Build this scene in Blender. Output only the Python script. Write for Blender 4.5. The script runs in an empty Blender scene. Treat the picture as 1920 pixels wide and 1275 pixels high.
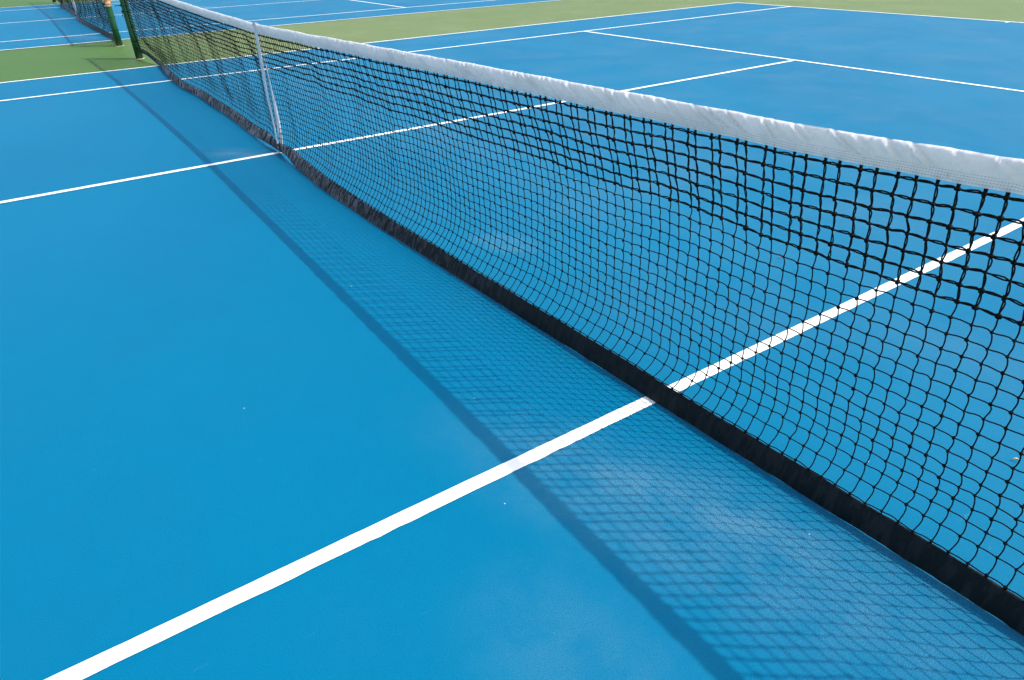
import bpy, math, random
import numpy as np
from mathutils import Matrix, Vector

rng = np.random.default_rng(7)
random.seed(7)
SC = bpy.context.scene
COL = SC.collection
PI = math.pi

# ------------------------------------------------------------------ camera
CAM = (-1.4949656, -5.4566174, 1.4288052)
YAW, PITCH, ROLL, FPX = 0.98705139, -0.5370366, -0.0298815, 1280.83
cy_, sy_, cp_, sp_ = math.cos(YAW), math.sin(YAW), math.cos(PITCH), math.sin(PITCH)
fwd = Vector((cy_ * cp_, sy_ * cp_, sp_))
rgt0 = Vector((sy_, -cy_, 0))
up0 = rgt0.cross(fwd)
rgt = math.cos(ROLL) * rgt0 + math.sin(ROLL) * up0
upv = -math.sin(ROLL) * rgt0 + math.cos(ROLL) * up0
cam_data = bpy.data.cameras.new("camera")
cam = bpy.data.objects.new("camera", cam_data)
COL.objects.link(cam)
cam.matrix_world = Matrix(((rgt.x, upv.x, -fwd.x, CAM[0]),
                           (rgt.y, upv.y, -fwd.y, CAM[1]),
                           (rgt.z, upv.z, -fwd.z, CAM[2]),
                           (0, 0, 0, 1)))
cam_data.sensor_fit = 'HORIZONTAL'
cam_data.sensor_width = 36.0
cam_data.lens = FPX / 1920 * 36.0
cam_data.clip_start = 0.05
cam_data.clip_end = 1500
SC.camera = cam

# ------------------------------------------------------------------ light
SUN = Vector((0.60, -0.56, 1.0)).normalized()
SUN_EL = math.asin(SUN.z)
SUN_AZ = math.atan2(SUN.x, SUN.y)
w = bpy.data.worlds.new("World")
SC.world = w
w.use_nodes = True
wn = w.node_tree
wn.nodes.clear()
sky = wn.nodes.new("ShaderNodeTexSky")
sky.sky_type = 'NISHITA'
sky.sun_disc = False
sky.sun_elevation = SUN_EL
sky.sun_rotation = SUN_AZ
bg = wn.nodes.new("ShaderNodeBackground")
bg.inputs[1].default_value = 0.15
sky.dust_density = 3.0
sky.air_density = 1.0
sky.ozone_density = 1.0
wo = wn.nodes.new("ShaderNodeOutputWorld")
wn.links.new(sky.outputs[0], bg.inputs[0])
wn.links.new(bg.outputs[0], wo.inputs[0])
sd = bpy.data.lights.new("sun", 'SUN')
sd.energy = 2.0
sd.angle = math.radians(0.56)
sd.color = (1.0, 0.965, 0.91)
so = bpy.data.objects.new("sun", sd)
COL.objects.link(so)
so.rotation_euler = (-SUN).to_track_quat('-Z', 'Y').to_euler()
so.location = (6, -6, 10)
SC.view_settings.view_transform = 'Standard'
SC.view_settings.look = 'None'
SC.view_settings.gamma = 1
SC.view_settings.use_curve_mapping = False
SC.view_settings.exposure = 1.0


# ------------------------------------------------------------------ helpers
def tag(o, label=None, cat=None, group=None, kind=None):
    if label: o['label'] = label
    if cat: o['category'] = cat
    if group: o['group'] = group
    if kind: o['kind'] = kind
    return o


def empty(name, loc=(0, 0, 0)):
    o = bpy.data.objects.new(name, None)
    o.empty_display_size = 0.1
    o.location = loc
    COL.objects.link(o)
    return o


def mesh_obj(name, verts, faces, mat, parent=None, smooth=True, uv=None):
    """verts (N,3) array; faces: (M,k) int array or list"""
    me = bpy.data.meshes.new(name)
    V = np.asarray(verts, dtype=np.float32)
    if isinstance(faces, np.ndarray):
        M, k = faces.shape
        me.vertices.add(len(V))
        me.vertices.foreach_set('co', V.ravel())
        me.loops.add(M * k)
        me.loops.foreach_set('vertex_index', faces.astype(np.int32).ravel())
        me.polygons.add(M)
        me.polygons.foreach_set('loop_start', (np.arange(M) * k).astype(np.int32))
        me.polygons.foreach_set('loop_total', np.full(M, k, dtype=np.int32))
        me.update(calc_edges=True)
    else:
        me.from_pydata([tuple(map(float, v)) for v in V], [], faces)
    me.validate()
    if smooth:
        me.polygons.foreach_set('use_smooth', np.ones(len(me.polygons), dtype=bool))
    me.materials.append(mat)
    o = bpy.data.objects.new(name, me)
    COL.objects.link(o)
    if parent: o.parent = parent
    return o


def merge(parts):
    V, F, n = [], [], 0
    for v, f in parts:
        V.append(v); F.append(f + n); n += len(v)
    return np.concatenate(V), np.concatenate(F)


def tubes(P, r, sides=5):
    """P: (N,K,3) polylines -> quad tubes"""
    P = np.asarray(P, float)
    N, K, _ = P.shape
    T = np.gradient(P, axis=1)
    T /= np.linalg.norm(T, axis=2, keepdims=True) + 1e-12
    ref = np.where(np.abs(T[..., 0:1]) < 0.9, np.array([1.0, 0, 0]), np.array([0, 1.0, 0]))
    A = np.cross(T, ref); A /= np.linalg.norm(A, axis=2, keepdims=True) + 1e-12
    B = np.cross(T, A)
    a = np.arange(sides) / sides * 2 * PI
    R = np.broadcast_to(np.asarray(r, float), (N, K)) if np.ndim(r) else np.full((N, K), r)
    V = P[:, :, None, :] + R[:, :, None, None] * (np.cos(a)[:, None] * A[:, :, None, :] + np.sin(a)[:, None] * B[:, :, None, :])
    idx = np.arange(N * K * sides).reshape(N, K, sides)
    i0 = idx[:, :-1]; i1 = idx[:, 1:]
    F = np.stack([i0, np.roll(i0, -1, 2), np.roll(i1, -1, 2), i1], -1).reshape(-1, 4)
    return V.reshape(-1, 3), F


def blobs(C, r, rg, jitter=0.15):
    """small rounded knots (cube-sphere, 6 quads x subdivided once = 24 quads)"""
    g = np.array([-1, 0, 1.0])
    pts = {}; vs = []; fs = []
    def vid(p):
        k = tuple(np.round(p, 4))
        if k not in pts:
            pts[k] = len(vs); vs.append(np.array(k) / np.linalg.norm(k))
        return pts[k]
    for ax in range(3):
        for s in (-1, 1):
            for i in range(2):
                for j in range(2):
                    q = []
                    for (a, b) in ((g[i], g[j]), (g[i + 1], g[j]), (g[i + 1], g[j + 1]), (g[i], g[j + 1])):
                        p = np.zeros(3); p[ax] = s; p[(ax + 1) % 3] = a; p[(ax + 2) % 3] = b
                        q.append(vid(p))
                    fs.append(q if s > 0 else q[::-1])
    vs = np.array(vs); fs = np.array(fs)
    C = np.asarray(C)
    N = len(C)
    sc = r * (1 + jitter * rg.standard_normal((N, 1, 3)))
    V = C[:, None, :] + vs[None] * sc
    F = fs[None] + (np.arange(N) * len(vs))[:, None, None]
    return V.reshape(-1, 3), F.reshape(-1, 4)


def box(cx, cy, cz, sx, sy, sz):
    v = np.array([[x, y, z] for x in (-.5, .5) for y in (-.5, .5) for z in (-.5, .5)]) * [sx, sy, sz] + [cx, cy, cz]
    f = np.array([[0, 1, 3, 2], [4, 6, 7, 5], [0, 4, 5, 1], [2, 3, 7, 6], [0, 2, 6, 4], [1, 5, 7, 3]])
    return v, f


def lathe(prof, n=28, c=(0, 0, 0)):
    """profile [(r,z)...] -> quads, round about z"""
    a = np.arange(n) / n * 2 * PI
    V = np.array([[r * math.cos(t) + c[0], r * math.sin(t) + c[1], z + c[2]] for r, z in prof for t in a])
    K = len(prof)
    idx = np.arange(K * n).reshape(K, n)
    F = np.stack([idx[:-1], np.roll(idx[:-1], -1, 1), np.roll(idx[1:], -1, 1), idx[1:]], -1).reshape(-1, 4)
    return V, F


def sheet(G):
    """G: (A,B,3) grid -> quads"""
    A, B, _ = G.shape
    idx = np.arange(A * B).reshape(A, B)
    F = np.stack([idx[:-1, :-1], idx[1:, :-1], idx[1:, 1:], idx[:-1, 1:]], -1).reshape(-1, 4)
    return G.reshape(-1, 3), F


def noise1(x, seed=0, octaves=3, base=1.0):
    """smooth 1-D value noise, about -1..1"""
    x = np.asarray(x, float)
    out = np.zeros_like(x); amp = 1.0; tot = 0
    for o in range(octaves):
        r = np.random.default_rng(seed * 31 + o)
        tab = r.uniform(-1, 1, 4096)
        xx = x * base * (2 ** o) + 1000.3
        i = np.floor(xx).astype(int); f = xx - i; f = f * f * (3 - 2 * f)
        out += amp * (tab[i % 4096] * (1 - f) + tab[(i + 1) % 4096] * f)
        tot += amp; amp *= 0.5
    return out / tot


def sstep(a, b, x):
    t = np.clip((x - a) / (b - a), 0, 1)
    return t * t * (3 - 2 * t)


# ------------------------------------------------------------------ materials
class NT:
    def __init__(self, name):
        self.m = bpy.data.materials.new(name)
        self.m.use_nodes = True
        self.t = self.m.node_tree
        self.t.nodes.clear()
        self.out = self.n("ShaderNodeOutputMaterial")
        self.b = self.n("ShaderNodeBsdfPrincipled")
        self.l(self.b.outputs[0], self.out.inputs[0])
        self.tc = self.n("ShaderNodeTexCoord")

    def n(self, t, **k):
        nd = self.t.nodes.new(t)
        for a, v in k.items(): setattr(nd, a, v)
        return nd

    def l(self, a, b): self.t.links.new(a, b)

    def noise(self, scale, detail=2, rough=0.5, vec=None, dist=0.0):
        n = self.n("ShaderNodeTexNoise")
        n.inputs['Scale'].default_value = scale
        n.inputs['Detail'].default_value = detail
        n.inputs['Roughness'].default_value = rough
        n.inputs['Distortion'].default_value = dist
        self.l(vec if vec is not None else self.tc.outputs['Object'], n.inputs['Vector'])
        return n.outputs['Fac']

    def ramp(self, fac, p0, p1, c0=0.0, c1=1.0):
        m = self.n("ShaderNodeMapRange")
        m.interpolation_type = 'SMOOTHSTEP'
        m.inputs[1].default_value = p0; m.inputs[2].default_value = p1
        m.inputs[3].default_value = c0; m.inputs[4].default_value = c1
        self.l(fac, m.inputs[0])
        return m.outputs[0]

    def mul(self, a, b, op='MULTIPLY'):
        m = self.n("ShaderNodeMath", operation=op)
        for i, x in enumerate((a, b)):
            if isinstance(x, (int, float)): m.inputs[i].default_value = x
            else: self.l(x, m.inputs[i])
        return m.outputs[0]

    def mix(self, fac, a, b, blend='MIX'):
        m = self.n("ShaderNodeMix", data_type='RGBA', blend_type=blend)
        if isinstance(fac, (int, float)): m.inputs[0].default_value = fac
        else: self.l(fac, m.inputs[0])
        for i, x in ((6, a), (7, b)):
            if isinstance(x, tuple): m.inputs[i].default_value = (*x, 1)
            else: self.l(x, m.inputs[i])
        return m.outputs[2]

    def mapping(self, scale=(1, 1, 1), rot=(0, 0, 0), loc=(0, 0, 0)):
        m = self.n("ShaderNodeMapping")
        m.inputs['Scale'].default_value = scale
        m.inputs['Rotation'].default_value = rot
        m.inputs['Location'].default_value = loc
        self.l(self.tc.outputs['Object'], m.inputs['Vector'])
        return m.outputs[0]

    def ellipse(self, cx, cy, rx, ry, rot=0.0):
        """soft blob 1 at the centre, 0 at the rim, in object coordinates"""
        m = self.n("ShaderNodeMapping", vector_type='TEXTURE')
        m.inputs['Location'].default_value = (cx, cy, 0)
        m.inputs['Rotation'].default_value = (0, 0, rot)
        m.inputs['Scale'].default_value = (rx, ry, 1)
        self.l(self.tc.outputs['Object'], m.inputs['Vector'])
        g = self.n("ShaderNodeTexGradient", gradient_type='SPHERICAL')
        self.l(m.outputs[0], g.inputs[0])
        return self.ramp(g.outputs['Fac'], 0.0, 0.8)

    def bump(self, h, strength, dist):
        b = self.n("ShaderNodeBump")
        b.inputs['Strength'].default_value = strength
        b.inputs['Distance'].default_value = dist
        self.l(h, b.inputs['Height'])
        self.l(b.outputs[0], self.b.inputs['Normal'])
        return b

    def set(self, **k):
        for a, v in k.items():
            a = a.replace('_', ' ')
            i = self.b.inputs[a]
            if isinstance(v, tuple): i.default_value = (*v, 1)
            elif isinstance(v, (int, float)): i.default_value = v
            else: self.l(v, i)


def court_paint(name, base, dark, pale, patches=(), GLOSS=0.095, BLOT=0.55, glint=(0.003, 0.21, 0.35)):
    """acrylic sand paint on asphalt: grain, mottling, chalky residue, painted sun gloss, scuffs and grit"""
    m = NT(name)
    big = m.noise(0.55, 4, 0.55)
    mid = m.noise(5.0, 4, 0.6)
    c = m.mix(m.mul(m.ramp(big, 0.35, 0.68), 0.7), base, dark)
    c = m.mix(m.mul(m.ramp(mid, 0.45, 0.75), 0.18), c, dark)
    grain = m.noise(230, 2, 0.65)
    fine = m.noise(900, 1, 0.5)
    # chalky residue on the sand grains, plus sun-side gloss painted into the colour
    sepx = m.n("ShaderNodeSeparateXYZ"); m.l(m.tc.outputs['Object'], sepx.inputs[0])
    gloss_mask = m.ramp(sepx.outputs['X'], -0.4, 1.6)
    wear_gloss = m.mul(m.ramp(m.noise(1.1, 5, 0.6), 0.44, 0.74), m.mul(m.mul(gloss_mask, 0.16), 0.02, 'ADD'))
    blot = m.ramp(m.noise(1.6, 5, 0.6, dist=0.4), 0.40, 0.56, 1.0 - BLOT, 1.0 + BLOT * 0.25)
    wear_gloss = m.mul(wear_gloss, m.mul(m.mul(gloss_mask, GLOSS), blot), 'ADD')  # painted sun gloss: paler tint growing with x, broken by blotches
    for e in patches:
        el = m.mul(m.ellipse(*e[:5]), e[5])
        el = m.mul(el, m.ramp(m.noise(7, 4, 0.65), 0.30, 0.66, 0.25, 1.0))
        wear_gloss = m.mul(wear_gloss, el, 'ADD')
    wear_gloss = m.mul(wear_gloss, m.ramp(m.noise(420, 2, 0.7), 0.44, 0.56, 0.10, 1.30))
    c = m.mix(wear_gloss, c, pale)
    # tonal grain
    c = m.mix(m.mul(m.ramp(grain, 0.32, 0.52, 1.0, 0.0), 0.6), c, dark)
    c = m.mix(m.mul(m.ramp(fine, 0.55, 0.75), 0.30), c, glint)
    # little scuffs: stretched noise, cut high, in two directions
    for k, (rz, sc) in enumerate(((0.5, (14, 55, 1)), (2.3, (12, 60, 1)))):
        sc_n = m.noise(1.0, 3, 0.6, vec=m.mapping(scale=sc, rot=(0, 0, rz), loc=(k * 7.3, 2.1, 0)))
        gate = m.ramp(m.noise(1.7 + k, 2, 0.5, vec=m.mapping(loc=(k * 5.0 + 3, 9, 0))), 0.55, 0.68)
        s = m.mul(m.mul(m.ramp(sc_n, 0.64, 0.74), gate), m.ramp(grain, 0.40, 0.55))
        c = m.mix(m.mul(s, 0.22), c, pale)
    # bright grit specks
    v = m.n("ShaderNodeTexVoronoi"); v.inputs['Scale'].default_value = 10
    v.inputs['Randomness'].default_value = 1.0
    m.l(m.tc.outputs['Object'], v.inputs['Vector'])
    sp = m.ramp(v.outputs['Distance'], 0.016, 0.030, 1.0, 0.0)
    vc = m.n("ShaderNodeSeparateColor"); m.l(v.outputs['Color'], vc.inputs[0])
    sp = m.mul(sp, m.ramp(vc.outputs[0], 0.80, 0.84))
    c = m.mix(m.mul(sp, 0.8), c, (0.62, 0.68, 0.66))
    v2 = m.n("ShaderNodeTexVoronoi"); v2.inputs['Scale'].default_value = 6
    m.l(m.mapping(loc=(3.1, 8.2, 0)), v2.inputs['Vector'])
    sp2 = m.ramp(v2.outputs['Distance'], 0.012, 0.026, 1.0, 0.0)
    vc2 = m.n("ShaderNodeSeparateColor"); m.l(v2.outputs['Color'], vc2.inputs[0])
    sp2 = m.mul(sp2, m.ramp(vc2.outputs[1], 0.86, 0.9))
    c = m.mix(m.mul(sp2, 0.7), c, (0.02, 0.04, 0.05))
    m.set(Base_Color=c, Roughness=0.50)
    m.b.inputs['Specular IOR Level'].default_value = 0.05
    h = m.mul(m.mul(grain, 0.7), m.mul(fine, 0.3), 'ADD')
    m.bump(h, 0.75, 0.0022)
    return m.m


BLUE = (0.0, 0.137, 0.254)
BLUE_D = (0.0, 0.117, 0.228)
BLUE_P = (0.15, 0.27, 0.33)
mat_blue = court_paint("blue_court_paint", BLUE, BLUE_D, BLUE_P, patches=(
    (-0.28, -4.55, 0.12, 0.75, 0.42, 0.20), (-0.34, -4.60, 0.36, 1.20, 0.35, 0.30), (-0.28, 0.18, 0.20, 0.42, 0.6, 0.4),  # widest ellipse is sun sparkle painted onto the grain
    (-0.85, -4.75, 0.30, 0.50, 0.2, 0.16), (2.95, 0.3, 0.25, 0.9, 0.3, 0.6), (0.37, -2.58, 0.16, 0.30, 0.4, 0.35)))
mat_green = court_paint("green_court_paint", (0.066, 0.138, 0.032), (0.057, 0.123, 0.027), (0.36, 0.335, 0.18), GLOSS=0.38, BLOT=0.10, glint=(0.10, 0.19, 0.05))

m = NT("white_line_paint")
g = m.noise(300, 2, 0.6)
c = m.mix(m.mul(m.ramp(m.noise(14, 4, 0.7), 0.5, 0.75), 0.12), (0.82, 0.82, 0.79), (0.60, 0.61, 0.60))
m.set(Base_Color=c, Roughness=0.6)
m.bump(g, 0.4, 0.0012)
mat_line = m.m

m = NT("black_net_cord")
c = m.mix(m.ramp(m.noise(160, 2, 0.6), 0.45, 0.7), (0.0025, 0.003, 0.003), (0.012, 0.014, 0.011))
m.set(Base_Color=c, Roughness=0.8)
m.b.inputs['Specular IOR Level'].default_value = 0.15
mat_cord = m.m

m = NT("white_vinyl")
st = m.noise(1.0, 4, 0.6, vec=m.mapping(scale=(1, 3, 6)))
c = m.mix(m.mul(m.ramp(st, 0.45, 0.75), 0.5), (0.84, 0.825, 0.80), (0.72, 0.705, 0.68))
spots = m.mul(m.ramp(m.noise(38, 3, 0.6), 0.66, 0.74), 0.35)
c = m.mix(spots, c, (0.50, 0.48, 0.45))
m.set(Base_Color=c, Roughness=0.5)
wr = m.noise(1.0, 3, 0.55, vec=m.mapping(scale=(10, 34, 12), rot=(0.55, 0, 0)), dist=0.5)
m.bump(wr, 0.8, 0.012)
tr = m.n("ShaderNodeBsdfTranslucent"); m.l(c, tr.inputs[0])
ms = m.n("ShaderNodeMixShader"); ms.inputs[0].default_value = 0.36
m.l(m.b.outputs[0], ms.inputs[1]); m.l(tr.outputs[0], ms.inputs[2]); m.l(ms.outputs[0], m.out.inputs[0])
mat_band = m.m

m = NT("grey_stitching_thread")
m.set(Base_Color=(0.23, 0.23, 0.25), Roughness=0.8)
mat_stitch = m.m

m = NT("black_vinyl_hem")
streak = m.noise(1.0, 4, 0.65, vec=m.mapping(scale=(30, 42, 7)))
patch = m.ramp(m.noise(2.2, 3, 0.6), 0.35, 0.62)
sep = m.n("ShaderNodeSeparateXYZ"); m.l(m.tc.outputs['Object'], sep.inputs[0])
sheen_grey = m.mul(m.ramp(sep.outputs['Y'], -3.6, 0.8, 0.04, 1.0), m.ramp(sep.outputs['Y'], 5.2, 5.6, 1.0, 0.15))  # sky sheen along the far stretch, painted as grey over the streaks
f = m.mul(m.mul(m.ramp(streak, 0.45, 0.58), m.ramp(patch, 0.0, 1.0, 0.5, 1.0)), sheen_grey)
c = m.mix(f, (0.0030, 0.0062, 0.0072), (0.25, 0.235, 0.245))
m.set(Base_Color=c, Roughness=m.ramp(streak, 0.3, 0.7, 0.50, 0.70))
m.b.inputs['Specular IOR Level'].default_value = 0.15
m.bump(streak, 0.5, 0.004)
mat_hem = m.m

m = NT("white_webbing")
wv = m.n("ShaderNodeTexWave"); wv.inputs['Scale'].default_value = 120; wv.bands_direction = 'Z'
m.l(m.tc.outputs['Object'], wv.inputs['Vector'])
dirt = m.ramp(m.noise(9, 4, 0.65), 0.45, 0.72)
c = m.mix(m.mul(dirt, 0.55), (0.78, 0.76, 0.74), (0.42, 0.36, 0.32))
m.set(Base_Color=c, Roughness=0.7)
m.bump(wv.outputs['Fac'], 0.3, 0.001)
mat_strap = m.m

m = NT("green_post_paint")
ch = m.ramp(m.noise(16, 5, 0.7), 0.66, 0.72)
c = m.mix(m.ramp(m.noise(5, 3, 0.6), 0.35, 0.7), (0.002, 0.050, 0.018), (0.004, 0.080, 0.028))
c = m.mix(m.mul(ch, 0.8), c, (0.30, 0.20, 0.11))
m.set(Base_Color=c, Roughness=0.35)
m.bump(m.noise(70, 3, 0.6), 0.15, 0.002)
mat_post = m.m

m = NT("rusty_peeling_primer")
c = m.mix(m.ramp(m.noise(11, 4, 0.7), 0.46, 0.54), (0.62, 0.24, 0.07), (0.72, 0.66, 0.55))
c = m.mix(m.ramp(m.noise(40, 3, 0.6), 0.58, 0.66), c, (0.14, 0.05, 0.025))
m.set(Base_Color=c, Roughness=0.75)
m.bump(m.noise(60, 3, 0.6), 0.4, 0.003)
mat_rust = m.m

m = NT("pale_concrete")
c = m.mix(m.noise(60, 4, 0.7), (0.34, 0.30, 0.22), (0.52, 0.46, 0.36))
m.set(Base_Color=c, Roughness=0.9)
m.bump(m.noise(90, 3, 0.6), 0.5, 0.003)
mat_conc = m.m

m = NT("galvanised_steel")
m.set(Base_Color=m.mix(m.noise(50, 3, 0.6), (0.30, 0.29, 0.27), (0.48, 0.45, 0.40)), Roughness=0.45, Metallic=0.7)
mat_steel = m.m

m = NT("dry_leaf")
m.set(Base_Color=m.mix(m.noise(300, 3, 0.6), (0.42, 0.33, 0.18), (0.62, 0.55, 0.38)), Roughness=0.8)
mat_leaf = m.m
m = NT("reddish_leaf")
m.set(Base_Color=m.mix(m.noise(300, 3, 0.6), (0.10, 0.03, 0.04), (0.35, 0.16, 0.20)), Roughness=0.8)
mat_leaf_red = m.m


# ------------------------------------------------------------------ ground, courts, markings
HL, HS, HD = 11.885, 4.115, 5.485      # half length, half singles width, half doubles width
SV = 6.40
COURT2_Y = 14.616

gv = np.array([[-260, -260, -0.004], [260, -260, -0.004], [260, 260, -0.004], [-260, 260, -0.004]])
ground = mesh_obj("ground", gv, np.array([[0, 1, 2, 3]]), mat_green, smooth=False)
tag(ground, "green painted hard surface surrounding and dividing the blue courts", kind="structure")


def strip(x0, y0, x1, y1, width, seed, z=0.003, rough=0.0011):
    """painted line from a to b; edges wander by about a millimetre"""
    L = math.hypot(x1 - x0, y1 - y0)
    n = max(2, int(L / 0.03))
    t = np.linspace(0, 1, n)
    d = np.array([(x1 - x0) / L, (y1 - y0) / L]); nn = np.array([-d[1], d[0]])
    s = t * L
    e1 = noise1(s, seed, 3, 14) * rough + noise1(s, seed + 5, 2, 0.9) * 0.0015
    bumps = np.where(noise1(s, seed + 11, 2, 9) > 0.62, 0.0022, 0.0)
    e2 = noise1(s, seed + 3, 4, 16) * rough * 1.5 + bumps + noise1(s, seed + 7, 2, 0.9) * 0.0015
    P = np.stack([x0 + (x1 - x0) * t, y0 + (y1 - y0) * t], 1)
    a = P + nn * (width / 2 + e1)[:, None]
    b = P - nn * (width / 2 + e2)[:, None]
    G = np.zeros((2, n, 3)); G[0, :, :2] = b; G[1, :, :2] = a; G[:, :, 2] = z
    V, F = sheet(G)
    return V, F[:, ::-1]


def build_court(label, first):
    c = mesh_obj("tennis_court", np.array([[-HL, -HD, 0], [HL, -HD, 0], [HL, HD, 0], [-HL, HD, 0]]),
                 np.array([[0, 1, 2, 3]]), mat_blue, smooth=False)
    tag(c, label, kind="structure")
    W = 0.05; h = W / 2
    def ln(name, x0, y0, x1, y1, seed, wd=W):
        V, F = strip(x0, y0, x1, y1, wd, seed)
        return mesh_obj(name, V, F, mat_line, c, smooth=False)
    ln("doubles_sideline", -HL, HD - h, HL, HD - h, 1)
    ln("doubles_sideline", -HL, -HD + h, HL, -HD + h, 2)
    for s, sd_ in ((1, 3), (-1, 4)):
        ln("singles_sideline", -HL + 2 * h + .003, s * (HS - h), HL - 2 * h - .003, s * (HS - h), sd_)
    for s, sd_ in ((1, 5), (-1, 6)):
        ln("baseline", s * (HL - h), -HD + W + .003, s * (HL - h), HD - W - .003, sd_)
        ln("centre_mark", s * (HL - W - .003), 0, s * (HL - W - .105), 0, sd_ + 10)
    ln("service_line", SV - h - .01, -HS + W + .003, SV - h + .045, HS - W - .003, 7)
    ln("service_line", -SV + h, -HS + W + .003, -SV + h, HS - W - .003, 8)
    ln("centre_service_line", -SV + W + .003, 0, SV - W - .01, 0, 9)
    return c


court1 = build_court("near blue tennis court with white lines under the long net", True)
court2 = build_court("far blue tennis court beyond the green strip at the upper left", False)
court2.location = (0, COURT2_Y, 0)


# ------------------------------------------------------------------ the net's shape
YE = 6.33                                   # net ends here, just inside the posts
CELL = 0.0435
ROWS = 21
DOUBLE = 6
YTAB = np.array([-6.4, -4.94, -4.6, -3.9, -3.38, -2.02, -1.0, 0.0, 1.3, 2.66, 4.0, 5.2, 6.4])
ZTOP = np.array([1.075, 1.043, 1.026, 1.010, 0.997, 0.965, 0.940, 0.921, 0.928, 0.944, 0.972, 1.010, 1.065])
XBOT_Y = np.array([-6.4, -5.27, -5.0, -4.68, -4.1, -3.4, -2.77, -1.9, -1.05, -0.45, 0.0, 0.35, 0.8, 1.4, 2.1, 2.7, 3.4, 4.05, 4.6, 5.0, 5.3, 5.6, 5.9, 6.4])
XBOT_X = np.array([0.02, 0.022, 0.018, 0.008, -0.010, -0.032, -0.050, -0.076, -0.082, -0.050, -0.004, -0.030, -0.022, 0.004, 0.002, 0.012, -0.022, -0.010, 0.018, 0.055, 0.095, 0.085, 0.055, 0.010])


def ztop(y): return np.interp(y, YTAB, ZTOP) - 0.004 * np.abs(noise1(y, 21, 2, 3.0))
def smooth_interp(y, X, Y):
    return (np.interp(y - 0.12, X, Y) + np.interp(y - 0.04, X, Y) + np.interp(y + 0.04, X, Y) + np.interp(y + 0.12, X, Y)) / 4
def xbot(y): return smooth_interp(y, XBOT_Y, XBOT_X)
def zlift(y):
    """height of the hem's lower edge above the court"""
    return (0.004 + 0.004 * np.clip(noise1(y, 5, 2, 2.2), -0.8, 1)
            + 0.080 * sstep(5.40, 6.05, y) + 0.030 * sstep(-5.7, -6.2, y)
            + 0.020 * np.exp(-((y - 0.32) / 0.26) ** 2) + 0.018 * np.exp(-((y + 0.26) / 0.17) ** 2))
HEM_H = 0.066
def hem_lean(y): return (0.022 + 0.020 * np.exp(-((y + 0.3) / 2.6) ** 2)) * (1 - np.exp(-(y / 0.25) ** 2)) * (1 - 0.8 * sstep(4.6, 5.4, y))
def ztopbot(y): return zlift(y) + HEM_H * (1 - 0.25 * sstep(4.8, 6.2, y)) - 0.012 * np.exp(-(y / 0.16) ** 2)

PS = np.array([0, .07, .16, .28, .42, .58, .72, .81, .88, .94, 1.0])
PV = np.array([0, .12, .40, .72, .93, 1.0, 1.02, 1.02, .92, .58, 0.0])
AMP_Y = np.array([-6.4, -5.6, -5.05, -4.6, -3.9, -3.2, -2.4, -1.2, -0.3, 0.0, 0.3, 1.0, 2.5, 4.0, 5.2, 6.0, 6.4])
AMP_X = np.array([0.00, .045, .060, .068, .078, .076, .062, .046, .034, .020, .030, .045, .050, .045, .030, .012, 0.0])

# drapes: (y at top, slope with depth, half width, pull of the columns, out-of-plane push)
FOLDS = [(-2.62, 0.10, .07, .020, .018), (-2.05, 0.05, .06, .018, -.016), (-1.62, 0.16, .08, .030, .022),
         (-1.18, 0.10, .07, .026, -.020), (-0.82, -0.04, .08, .034, .026), (-0.42, 0.06, .06, .024, -.018),
         (0.42, -0.10, .09, .036, .030), (0.78, -0.22, .08, .036, -.028), (1.22, -0.30, .10, .045, .036),
         (1.62, -0.20, .07, .030, -.026), (2.05, -0.34, .09, .042, .032), (2.42, -0.30, .08, .036, -.030),
         (2.85, -0.36, .10, .044, .034), (3.22, -0.30, .08, .036, -.028), (3.62, -0.34, .10, .044, .036),
         (4.05, -0.34, .09, .040, -.030), (4.42, -0.30, .09, .040, .032), (4.85, -0.36, .10, .044, -.032),
         (5.25, -0.30, .09, .038, .030), (5.65, -0.26, .08, .032, -.024), (5.98, -0.14, .06, .022, .016),
         (-3.35, 0.03, .10, .010, .008), (-4.35, -0.02, .12, .008, -.006)]


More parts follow.
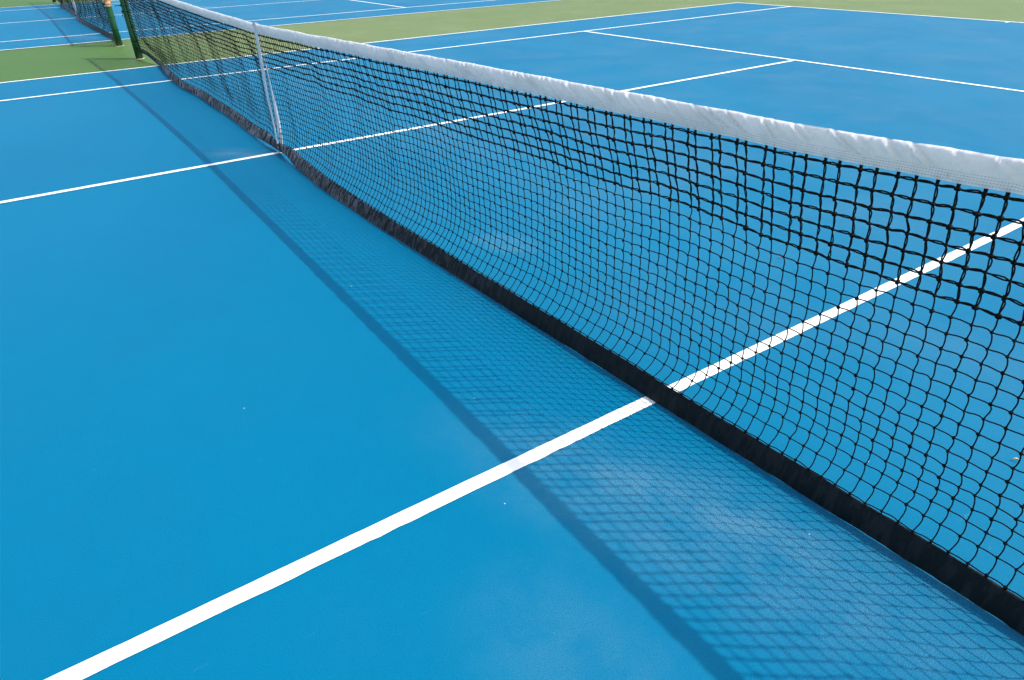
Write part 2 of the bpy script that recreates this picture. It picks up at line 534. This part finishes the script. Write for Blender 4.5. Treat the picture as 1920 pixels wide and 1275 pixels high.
def net_point(u, s):
    """u: nominal position along the net (m), s: 0 under the headband .. 1 at the hem"""
    y = np.array(u, float).copy(); x = np.zeros_like(y)
    env = np.sin(np.clip(s, 0, 1) * PI) ** 0.5
    endf = sstep(6.33, 6.0, np.abs(u))
    for (y0, k, wd, pull, push) in FOLDS:
        c = y0 + k * s + 0.03 * np.sin(s * 7 + y0 * 5)
        q = (u - c) / wd
        g = np.exp(-0.5 * q * q)
        depth = env * (0.55 + 0.45 * np.sin(s * 2.6 + y0 * 3.1))
        y -= 0.62 * (1 - 0.35 * sstep(0.8, 1.6, u)) * pull * q * g * depth * endf
        x += 0.7 * push * g * depth * endf * (1 - 0.4 * sstep(0.8, 1.6, u)) * (1 - 0.3 * sstep(3.0, 4.5, u))
    amp = np.interp(u, AMP_Y, AMP_X)
    x += amp * np.interp(s, PS, PV)
    # soft billows
    x += 0.010 * noise1(u, 41, 2, 1.6) * np.sin(PI * s) * endf
    zb = ztopbot(u) + 0.008
    zt = ztop(u) - 0.0765
    xb = xbot(u) + hem_lean(u)
    x += xb * sstep(0.72, 1.0, s)
    # a little slack folded outwards just over the hem, here and there
    sl = np.exp(-((u + 4.1) / 0.22) ** 2) + 0.9 * np.exp(-((u + 0.98) / 0.12) ** 2) + 0.5 * np.exp(-((u + 2.45) / 0.16) ** 2)
    x += 0.020 * sl * np.exp(-((s - 0.93) / 0.035) ** 2)
    z = zt + (zb - zt) * s ** (1.0 + 0.05 * sl)
    z -= 0.014 * sl * np.exp(-((s - 0.92) / 0.05) ** 2)
    z -= 0.006 * noise1(u, 43, 2, 2.3) * np.sin(PI * s)
    x += 0.030 * np.sin(PI * np.clip(s, 0, 1)) * 0
    return np.stack([x, y, z], -1)


def build_netting(parent):
    nc = int(2 * YE / CELL)
    u1 = -YE + (np.arange(nc + 1)) * (2 * YE / nc)
    r = np.random.default_rng(3)
    U = np.repeat(u1[:, None], ROWS + 1, 1)
    S = np.repeat((np.arange(ROWS + 1) / ROWS)[None], nc + 1, 0)
    # wide and narrow meshes alternate along the doubled part
    alt = np.where(np.arange(nc + 1) % 2 == 0, 1, -1)[:, None]
    zone = sstep(-4.75, -4.3, U) * sstep(-0.6, -1.4, U) * 0.0058 + 0.0012
    U = U + alt * zone * (1 - sstep(0.22, 0.36, S))
    rowalt = np.where(np.arange(ROWS + 1) % 2 == 0, 1, -1)[None]
    U = U + rowalt * alt * 0.0009
    K = net_point(U, S)
    J = r.standard_normal(K.shape) * np.array([0.0011, 0.0011, 0.0010])
    J[0] = J[-1] = 0
    J[:, 0, 2] *= 0.4
    K += J

    def seg(a, b, n, bow, sag, ph):
        """curved cord from a to b; bow = sideways swing, skewed towards b"""
        t = np.linspace(0, 1, n)[None, :, None]
        P = a[:, None] * (1 - t) + b[:, None] * t
        sh = np.sin(PI * t ** ph)
        return P + bow[:, None] * sh + sag[:, None] * np.sin(2 * PI * t)

    parts = []; parts2 = []
    # vertical cords
    for j in range(ROWS):
        a, b = K[:, j], K[:, j + 1]
        n_ = len(a)
        bow = np.zeros((n_, 3)); sag = np.zeros((n_, 3))
        bow[:, 1] = -0.0030 + 0.0007 * r.standard_normal(n_)
        bow[:, 0] = 0.0012 * r.standard_normal(n_)
        sag[:, 1] = 0.0006 * r.standard_normal(n_)
        if j < DOUBLE:
            bow *= 0.6
            d = 0.0018 + 0.0012 * r.random(n_)
            for sgn in (-1, 1):
                b2 = bow.copy(); b2[:, 1] += sgn * d; b2[:, 0] += sgn * 0.0008
                s2 = sag.copy(); s2[:, 1] += sgn * 0.0008 * r.standard_normal(n_)
                parts2.append(tubes(seg(a, b, 5, b2, s2, 0.8), 0.00175, 5))
        else:
            parts.append(tubes(seg(a, b, 5, bow, sag, 0.85), 0.00175, 5))
    # horizontal cords
    for j in range(ROWS + 1):
        a, b = K[1:, j], K[:-1, j]          # towards the camera end
        n_ = len(a)
        bow = np.zeros((n_, 3)); sag = np.zeros((n_, 3))
        bow[:, 2] = 0.0024 + 0.0007 * r.standard_normal(n_)
        bow[:, 0] = 0.0010 * r.standard_normal(n_)
        sag[:, 2] = 0.0006 * r.standard_normal(n_)
        if j <= DOUBLE:
            bow *= 0.6
            d = 0.0014 + 0.0009 * r.random(n_)
            for sgn in (-1, 1):
                b2 = bow.copy(); b2[:, 2] += sgn * d; b2[:, 0] += sgn * 0.0009
                s2 = sag.copy(); s2[:, 2] += sgn * 0.0006 * r.standard_normal(n_)
                parts2.append(tubes(seg(a, b, 5, b2, s2, 1.35), 0.0019, 5))
        else:
            parts.append(tubes(seg(a, b, 5, bow, sag, 1.35), 0.00175, 5))
    kd = K[:, :DOUBLE + 1].reshape(-1, 3)
    ks = K[:, DOUBLE + 1:].reshape(-1, 3)
    parts2.append(blobs(kd, 0.0062, r, 0.2))
    # loops that hang the first row from the headband
    a = K[:, 0]; b = a + np.array([0, 0, 0.020]); b[:, 0] *= 0.2
    for sgn in (-1, 1):
        aa = a + np.array([0, sgn * 0.0016, 0]); bb = b + np.array([0, sgn * 0.0026, 0])
        t = np.linspace(0, 1, 4)[None, :, None]
        parts2.append(tubes(aa[:, None] * (1 - t) + bb[:, None] * t, 0.0021, 5))
    parts.append(blobs(ks, 0.0045, r, 0.2))
    # lashing of the last row to the hem
    a = K[:, ROWS]; uu = u1
    b = np.stack([xbot(uu) + hem_lean(uu), K[:, ROWS, 1] - 0.004, ztopbot(uu) - 0.004], -1)
    t = np.linspace(0, 1, 4)[None, :, None]
    P = a[:, None] * (1 - t) + b[:, None] * t
    parts.append(tubes(P, 0.0016, 5))
    # edge cord running down beside each post
    for e in (0, -1):
        P = K[e][None]
        sgn = -1 if e == 0 else 1
        P = np.concatenate([P[:, :1] + [0, 0, .05], P, P[:, -1:] - [0, 0, .03]], 1) + np.array([0, sgn * 0.004, 0])
        parts2.append(tubes(P, 0.008, 8))
    V, F = merge(parts)
    o1 = mesh_obj("netting", V, F, mat_cord, parent)
    V, F = merge(parts2)
    o2 = mesh_obj("doubled_netting", V, F, mat_cord, parent)
    o2['label'] = "thicker doubled black cord mesh under the headband"
    return K


def build_headband(parent):
    n = int(2 * YE / 0.0032)
    y = np.linspace(-YE, YE, n)
    zt = ztop(y)
    w1 = noise1(y, 61, 3, 9.0)
    # folded over a cable: down the camera side, over the top, down the back
    H = 0.064
    prof = []
    for t in np.linspace(0, 1, 9): prof.append((-0.0050 - 0.0065 * sstep(0.25, 0.9, t), -H + (H - 0.014) * t))
    for a in np.linspace(PI, 0, 13)[1:-1]: prof.append((0.0115 * math.cos(a), -0.014 + 0.0140 * math.sin(a)))
    for t in np.linspace(1, 0, 6): prof.append((0.0050 + 0.0065 * sstep(0.25, 0.9, t), -H + (H - 0.014) * t))
    K = len(prof)
    G = np.zeros((n, K, 3))
    crease_amp = 0.5 + 0.5 * noise1(y, 77, 2, 0.8)
    # sharp puckers, running down and towards the camera end, fading out at the stitching
    cr = np.random.default_rng(91)
    CS = []
    yc = -YE
    while yc < YE:
        yc += cr.uniform(0.022, 0.085)
        CS.append((yc, cr.uniform(0.35, 1.0), cr.uniform(0.9, 2.1), cr.uniform(0.0040, 0.0085), cr.uniform(0.45, 1.0)))
    for k, (px, pz) in enumerate(prof):
        t = (pz + H) / H                         # 0 hem .. 1 top
        free = sstep(0.28, 0.48, t)              # stitched lower third stays flat
        side = -1 if px < 0 else 1
        ph = y + (1 - t) * 0.045 + 0.2 * side
        a = noise1(ph, 62 if side < 0 else 63, 2, 21.0)
        b = np.maximum(0, 1 - np.abs(noise1(ph * 1.0, 64, 2, 12.0)) * 5.0)       # sharp creases
        top_round = 1 if t < 0.9 else 0.6
        pk = np.zeros(n)
        for (c0, am, sl, wd, reach) in CS:
            cc = c0 - (1 - t) * 0.064 * sl
            i0, i1 = np.searchsorted(y, (cc - 0.05, cc + 0.05))
            q = (y[i0:i1] - cc) / wd
            fade = sstep(0.0, 0.30, t - 0.28 * (1 - reach) - 0.12)
            pk[i0:i1] += am * fade * (-0.0085 * np.exp(-q * q) + 0.0050 * np.exp(-((q - 1.8) / 1.3) ** 2))
        G[:, k, 0] = px + side * free * top_round * (0.0034 * a * (0.5 + crease_amp) - 0.0040 * b * (0.3 + crease_amp)) + side * pk * (1 - 0.85 * sstep(0.80, 1.0, t)) \
            + 0.0015 * noise1(y, 66, 2, 3.0) + side * (1 - free) * 0.0006 * noise1(y, 68, 2, 18)
        G[:, k, 1] = y
        G[:, k, 2] = zt + pz + (pk * 0.10 if t > 0.7 else 0) + (0.0013 * noise1(y, 65, 3, 14.0) * sstep(0.6, 1.0, t)) + 0.0010 * noise1(y, 67, 2, 8.0) * (1 - t)
    V, F = sheet(G)
    band = mesh_obj("headband", V, F, mat_band, parent)
    # four rows of stitching on each flap
    pieces = []
    ys = np.arange(-YE + .01, YE - .01, 0.0062)
    for k, zz in enumerate((0.006, 0.0115, 0.017, 0.0225)):
        zc = np.interp(ys, y, G[:, 0, 2] + H - H) + zz
        xc = np.interp(ys, y, G[:, 0, 0]) - 0.0012
        A = np.stack([xc, ys, zc], -1); B = A + np.array([0, 0.0036, 0]); B[:, 2] += 0.0002
        P = np.stack([A, (A + B) / 2 + [-0.0004, 0, 0], B], 1)
        pieces.append(tubes(P, 0.00045, 3))
    V, F = merge(pieces)
    mesh_obj("stitching", V, F, mat_stitch, band)
    # cable ends reaching the posts
    for s in (-1, 1):
        yy = np.linspace(s * (YE - 0.02), s * 6.42, 5)
        P = np.stack([0 * yy, yy, np.full(5, ztop(np.array([s * YE]))[0] - 0.008)], -1)[None]
        V, F = tubes(P, 0.003, 8)
        mesh_obj("cable", V, F, mat_steel, parent)
    return y, G


def build_hem(parent):
    n = int(2 * YE / 0.008)
    y = np.linspace(-YE, YE, n)
    zb = zlift(y); ht = ztopbot(y) - zb
    xb = xbot(y); ln_ = hem_lean(y)
    far = sstep(-1.0, 2.0, y)
    ap = (0.0045 + 0.0055 * far)
    prof = [(-1, t) for t in np.linspace(0, 1, 9)] + [(0, 1.03)] + [(1, t) for t in np.linspace(1, 0, 7)] + [(0, -0.0)]
    K = len(prof)
    G = np.zeros((n, K + 1, 3))
    for k in range(K + 1):
        sd_, t = prof[k % K]
        ph = y + 0.010 * t
        bel = math.sin(PI * t)
        a = noise1(ph, 81, 3, 26.0) * ap * (0.35 + 0.65 * bel)
        b = noise1(ph, 83, 2, 5.0) * 0.004 * bel
        G[:, k, 0] = xb + ln_ * t + sd_ * (0.0045 + 0.003 * bel) + (a + b)
        G[:, k, 1] = y + 0.003 * noise1(y + t, 85, 2, 9)
        G[:, k, 2] = zb + ht * t + 0.003 * noise1(y, 86, 3, 12.0) * t + (0.0025 * noise1(y, 88, 3, 20.0) * (1 - t) if t < 0.5 else 0)
    G[:, :, 2] = np.maximum(G[:, :, 2], 0.0048)
    V, F = sheet(G)
    mesh_obj("hem_band", V, F, mat_hem, parent)


def ribbon(path, across, th=0.0018):
    """path (n,3), across (n,3) half-width vectors -> closed thin strap"""
    T = np.gradient(path, axis=0); T /= np.linalg.norm(T, axis=1, keepdims=True)
    N = np.cross(T, across); N /= np.linalg.norm(N, axis=1, keepdims=True)
    G = np.stack([path - across - N * th / 2, path + across - N * th / 2, path + across + N * th / 2,
                  path - across + N * th / 2, path - across - N * th / 2], 1)
    return sheet(G)


def build_strap(parent):
    z0 = ztop(np.array([0.0]))[0]
    # front length: from over the headband straight down to the anchor
    t = np.linspace(0, 1, 30)
    zf = z0 + 0.004 - t * (z0 - 0.03)
    xf = -0.0135 - 0.002 * t + 0.002 * np.sin(t * 9)
    front = np.stack([xf, 0.012 * np.sin(t * 3.0) + 0.006, zf], -1)
    wf = 0.0135 - 0.003 * sstep(0.3, 0.7, t)
    tf = 0.55 - 0.30 * sstep(0.4, 0.9, t)
    acf = wf[:, None] * np.stack([-np.sin(tf), np.cos(tf), 0 * t], -1)
    ring = [np.array([[0.0135 * math.cos(a), 0.004, z0 - 0.006 + 0.012 * math.sin(a)]]) for a in np.linspace(0.15, PI - 0.1, 8)]
    ring = np.concatenate(ring)
    acr = np.repeat(np.array([[0, 0.0135, 0]]), len(ring), 0)
    # rear length: hangs slacker behind the mesh and twists towards the end
    zb = z0 - 0.010 - t * (z0 - 0.045)
    xb_ = 0.0105 + 0.002 * np.sin(PI * t)
    yb = 0.004 - 0.030 * np.sin(PI * t ** 2.2)
    back = np.stack([xb_, yb, zb], -1)
    tw = 0.10 + 0.55 * sstep(0.35, 0.75, t)
    acb = (0.009 + 0.007 * sstep(0.45, 0.8, t))[:, None] * np.stack([-np.sin(tw), np.cos(tw), 0 * t], -1)
    path = np.concatenate([back[::-1], ring, front]); ac = np.concatenate([acb[::-1], acr, acf])
    V, F = ribbon(path, ac)
    st = mesh_obj("centre_strap", V, F, mat_strap, parent)
    # snap hook and small buckle by the court anchor
    V, F = merge([box(-0.006, 0.004, 0.020, 0.010, 0.036, 0.026), box(-0.004, 0.004, 0.006, 0.030, 0.016, 0.010),
                  tubes(np.array([[[-0.018, -0.014, 0.034], [-0.020, -0.012, 0.045], [-0.020, 0.020, 0.045], [-0.018, 0.022, 0.034]]]), 0.003, 6)])
    mesh_obj("strap_hook", V, F, mat_steel, parent, smooth=False)


def net_ties(parent):
    """black cord lashings that hold the net's edge to each post"""
    r = np.random.default_rng(12)
    for s in (-1, 1):
        for z, tail in ((0.70, 1), (0.625, 0.6), (0.43, 0), (0.24, 0), (0.14, 0)):
            a = np.linspace(0, 2 * PI, 22)
            loop = np.stack([0.0525 * np.cos(a), s * 6.40 + 0.0525 * np.sin(a), z + 0.006 * np.sin(a + 1) + 0 * a], -1)[None]
            pcs = [tubes(loop, 0.0022, 6)]
            k = np.array([[0.0, s * 6.342, z]])
            pcs.append(blobs(k, 0.011, r, 0.1))
            if tail:
                P = np.array([[[-0.050, s * 6.41, z], [-0.075, s * 6.43, z - 0.004], [-0.10, s * 6.45, z + 0.002 * tail],
                               [-0.125 * (0.6 + 0.4 * tail), s * 6.46, z - 0.012]]])
                if tail < 1: P = np.array([[[-0.050, s * 6.40, z], [-0.062, s * 6.41, z - 0.02], [-0.066, s * 6.41, z - 0.05], [-0.064, s * 6.41, z - 0.07]]])
                pcs.append(tubes(P, 0.0045, 6))
                pcs.append(blobs(np.array([[-0.054, s * 6.405, z]]), 0.013, r, 0.1))
            V, F = merge(pcs)
            mesh_obj("tie", V, F, mat_cord, parent)


net = empty("tennis_net")
tag(net, "long black tennis net with white headband and centre strap crossing the near blue court", "tennis net", "tennis nets")
build_netting(net)
build_headband(net)
build_hem(net)
build_strap(net)
net_ties(net)


def build_post():
    root = empty("net_post")
    H = 1.10
    V, F = lathe([(0.0, 0.0), (0.0505, 0.0), (0.050, 0.30), (0.050, 0.70), (0.050, H - 0.012)], 32)
    mesh_obj("pole", V, F, mat_post, root)
    V, F = lathe([(0.0525, H - 0.014), (0.0535, H - 0.004), (0.045, H + 0.008), (0.02, H + 0.014), (0.0, H + 0.015)], 32)
    mesh_obj("cap", V, F, mat_post, root)
    V, F = lathe([(0.050, 0.0012), (0.064, 0.0012), (0.066, -0.002)], 40)
    V[:, :2] *= (1 + 0.05 * np.sin(np.arctan2(V[:, 1], V[:, 0]) * 5))[:, None]
    mesh_obj("footing", V, F[:, ::-1], mat_conc, root)
    return root


def copy_tree(o, parent=None):
    c = o.copy(); COL.objects.link(c); c.parent = parent
    for ch in list(o.children): copy_tree(ch, c)
    return c


post = build_post()
post.location = (0.0, 6.42, 0)
tag(post, "dark green net post at the far end of the near net, lashed with black ties", "net post", "green net posts")
p2 = copy_tree(post); p2.location = (0, -6.42, 0)
p2['label'] = "green net post at the camera end of the near net, beyond the right edge"
p3 = copy_tree(post); p3.location = (-0.012, COURT2_Y - 6.36, 0)
p3['label'] = "bright green net post with a rusty orange top holding the far court's net"
p4 = copy_tree(post); p4.location = (-0.012, COURT2_Y + 6.40, 0)
p4['label'] = "green net post farthest away, at the back end of the far net"

# rusty winch sleeve on the upper half of the far court's nearer post
a = np.linspace(0, 2 * PI, 29)[:-1]
V, F = lathe([(0.0508, 0.585), (0.0560, 0.590), (0.0565, 0.74), (0.0565, 0.90), (0.0508, 0.91)], 28)
sl_ = mesh_obj("winch_sleeve", V, F, mat_rust, p3)
sl_['label'] = "rusty orange and cream patch on the post's upper half"
V, F = merge([box(0.0, -0.085, 0.80, 0.075, 0.06, 0.11), tubes(np.array([[[0.0, -0.11, 0.80], [0.0, -0.145, 0.80]], [[0.0, -0.145, 0.80], [0.09, -0.150, 0.86]], [[0.09, -0.150, 0.86], [0.09, -0.21, 0.86]]]), 0.007, 8)])
mesh_obj("winch", V, F, mat_steel, p3, smooth=False)

net2 = copy_tree(net)
net2.location = (-0.012, COURT2_Y, 0)
net2['label'] = "distant black tennis net at the upper left corner on the far court"

# ------------------------------------------------------------------ litter
def leaf(name, loc, L, W_, bend, rot, mat, label):
    n = 12
    t = np.linspace(0, 1, n)
    cx = L * (t - .5)
    cyy = bend * np.sin(PI * t)
    wd = W_ * (0.15 + np.sin(PI * np.clip(t, 0.02, 0.98)) ** 0.8)
    zz = 0.0035 + 0.004 * np.sin(PI * t)
    G = np.zeros((n, 5, 3))
    for k, (s, dz) in enumerate(((-1, .003), (0, 0), (1, .003), (0, -.0012), (-1, .003))):
        G[:, k, 0] = cx; G[:, k, 1] = cyy + s * wd * 0.5; G[:, k, 2] = zz + dz
    V, F = sheet(G)
    o = mesh_obj(name, V, F, mat)
    o.location = loc; o.rotation_euler = (0, 0, rot)
    tag(o, label, "leaf", "bits of dry leaf on the court")
    return o


leaf("dry_leaf", (0.652, -4.979, 0.001), 0.019, 0.005, 0.005, math.radians(-62), mat_leaf,
     "tan curled leaf scrap on blue court behind the mesh, near the right edge")
leaf("dry_leaf", (1.351, -3.605, 0.001), 0.020, 0.006, 0.005, math.radians(10), mat_leaf_red,
     "tiny reddish leaf scrap on blue court seen through the mesh")
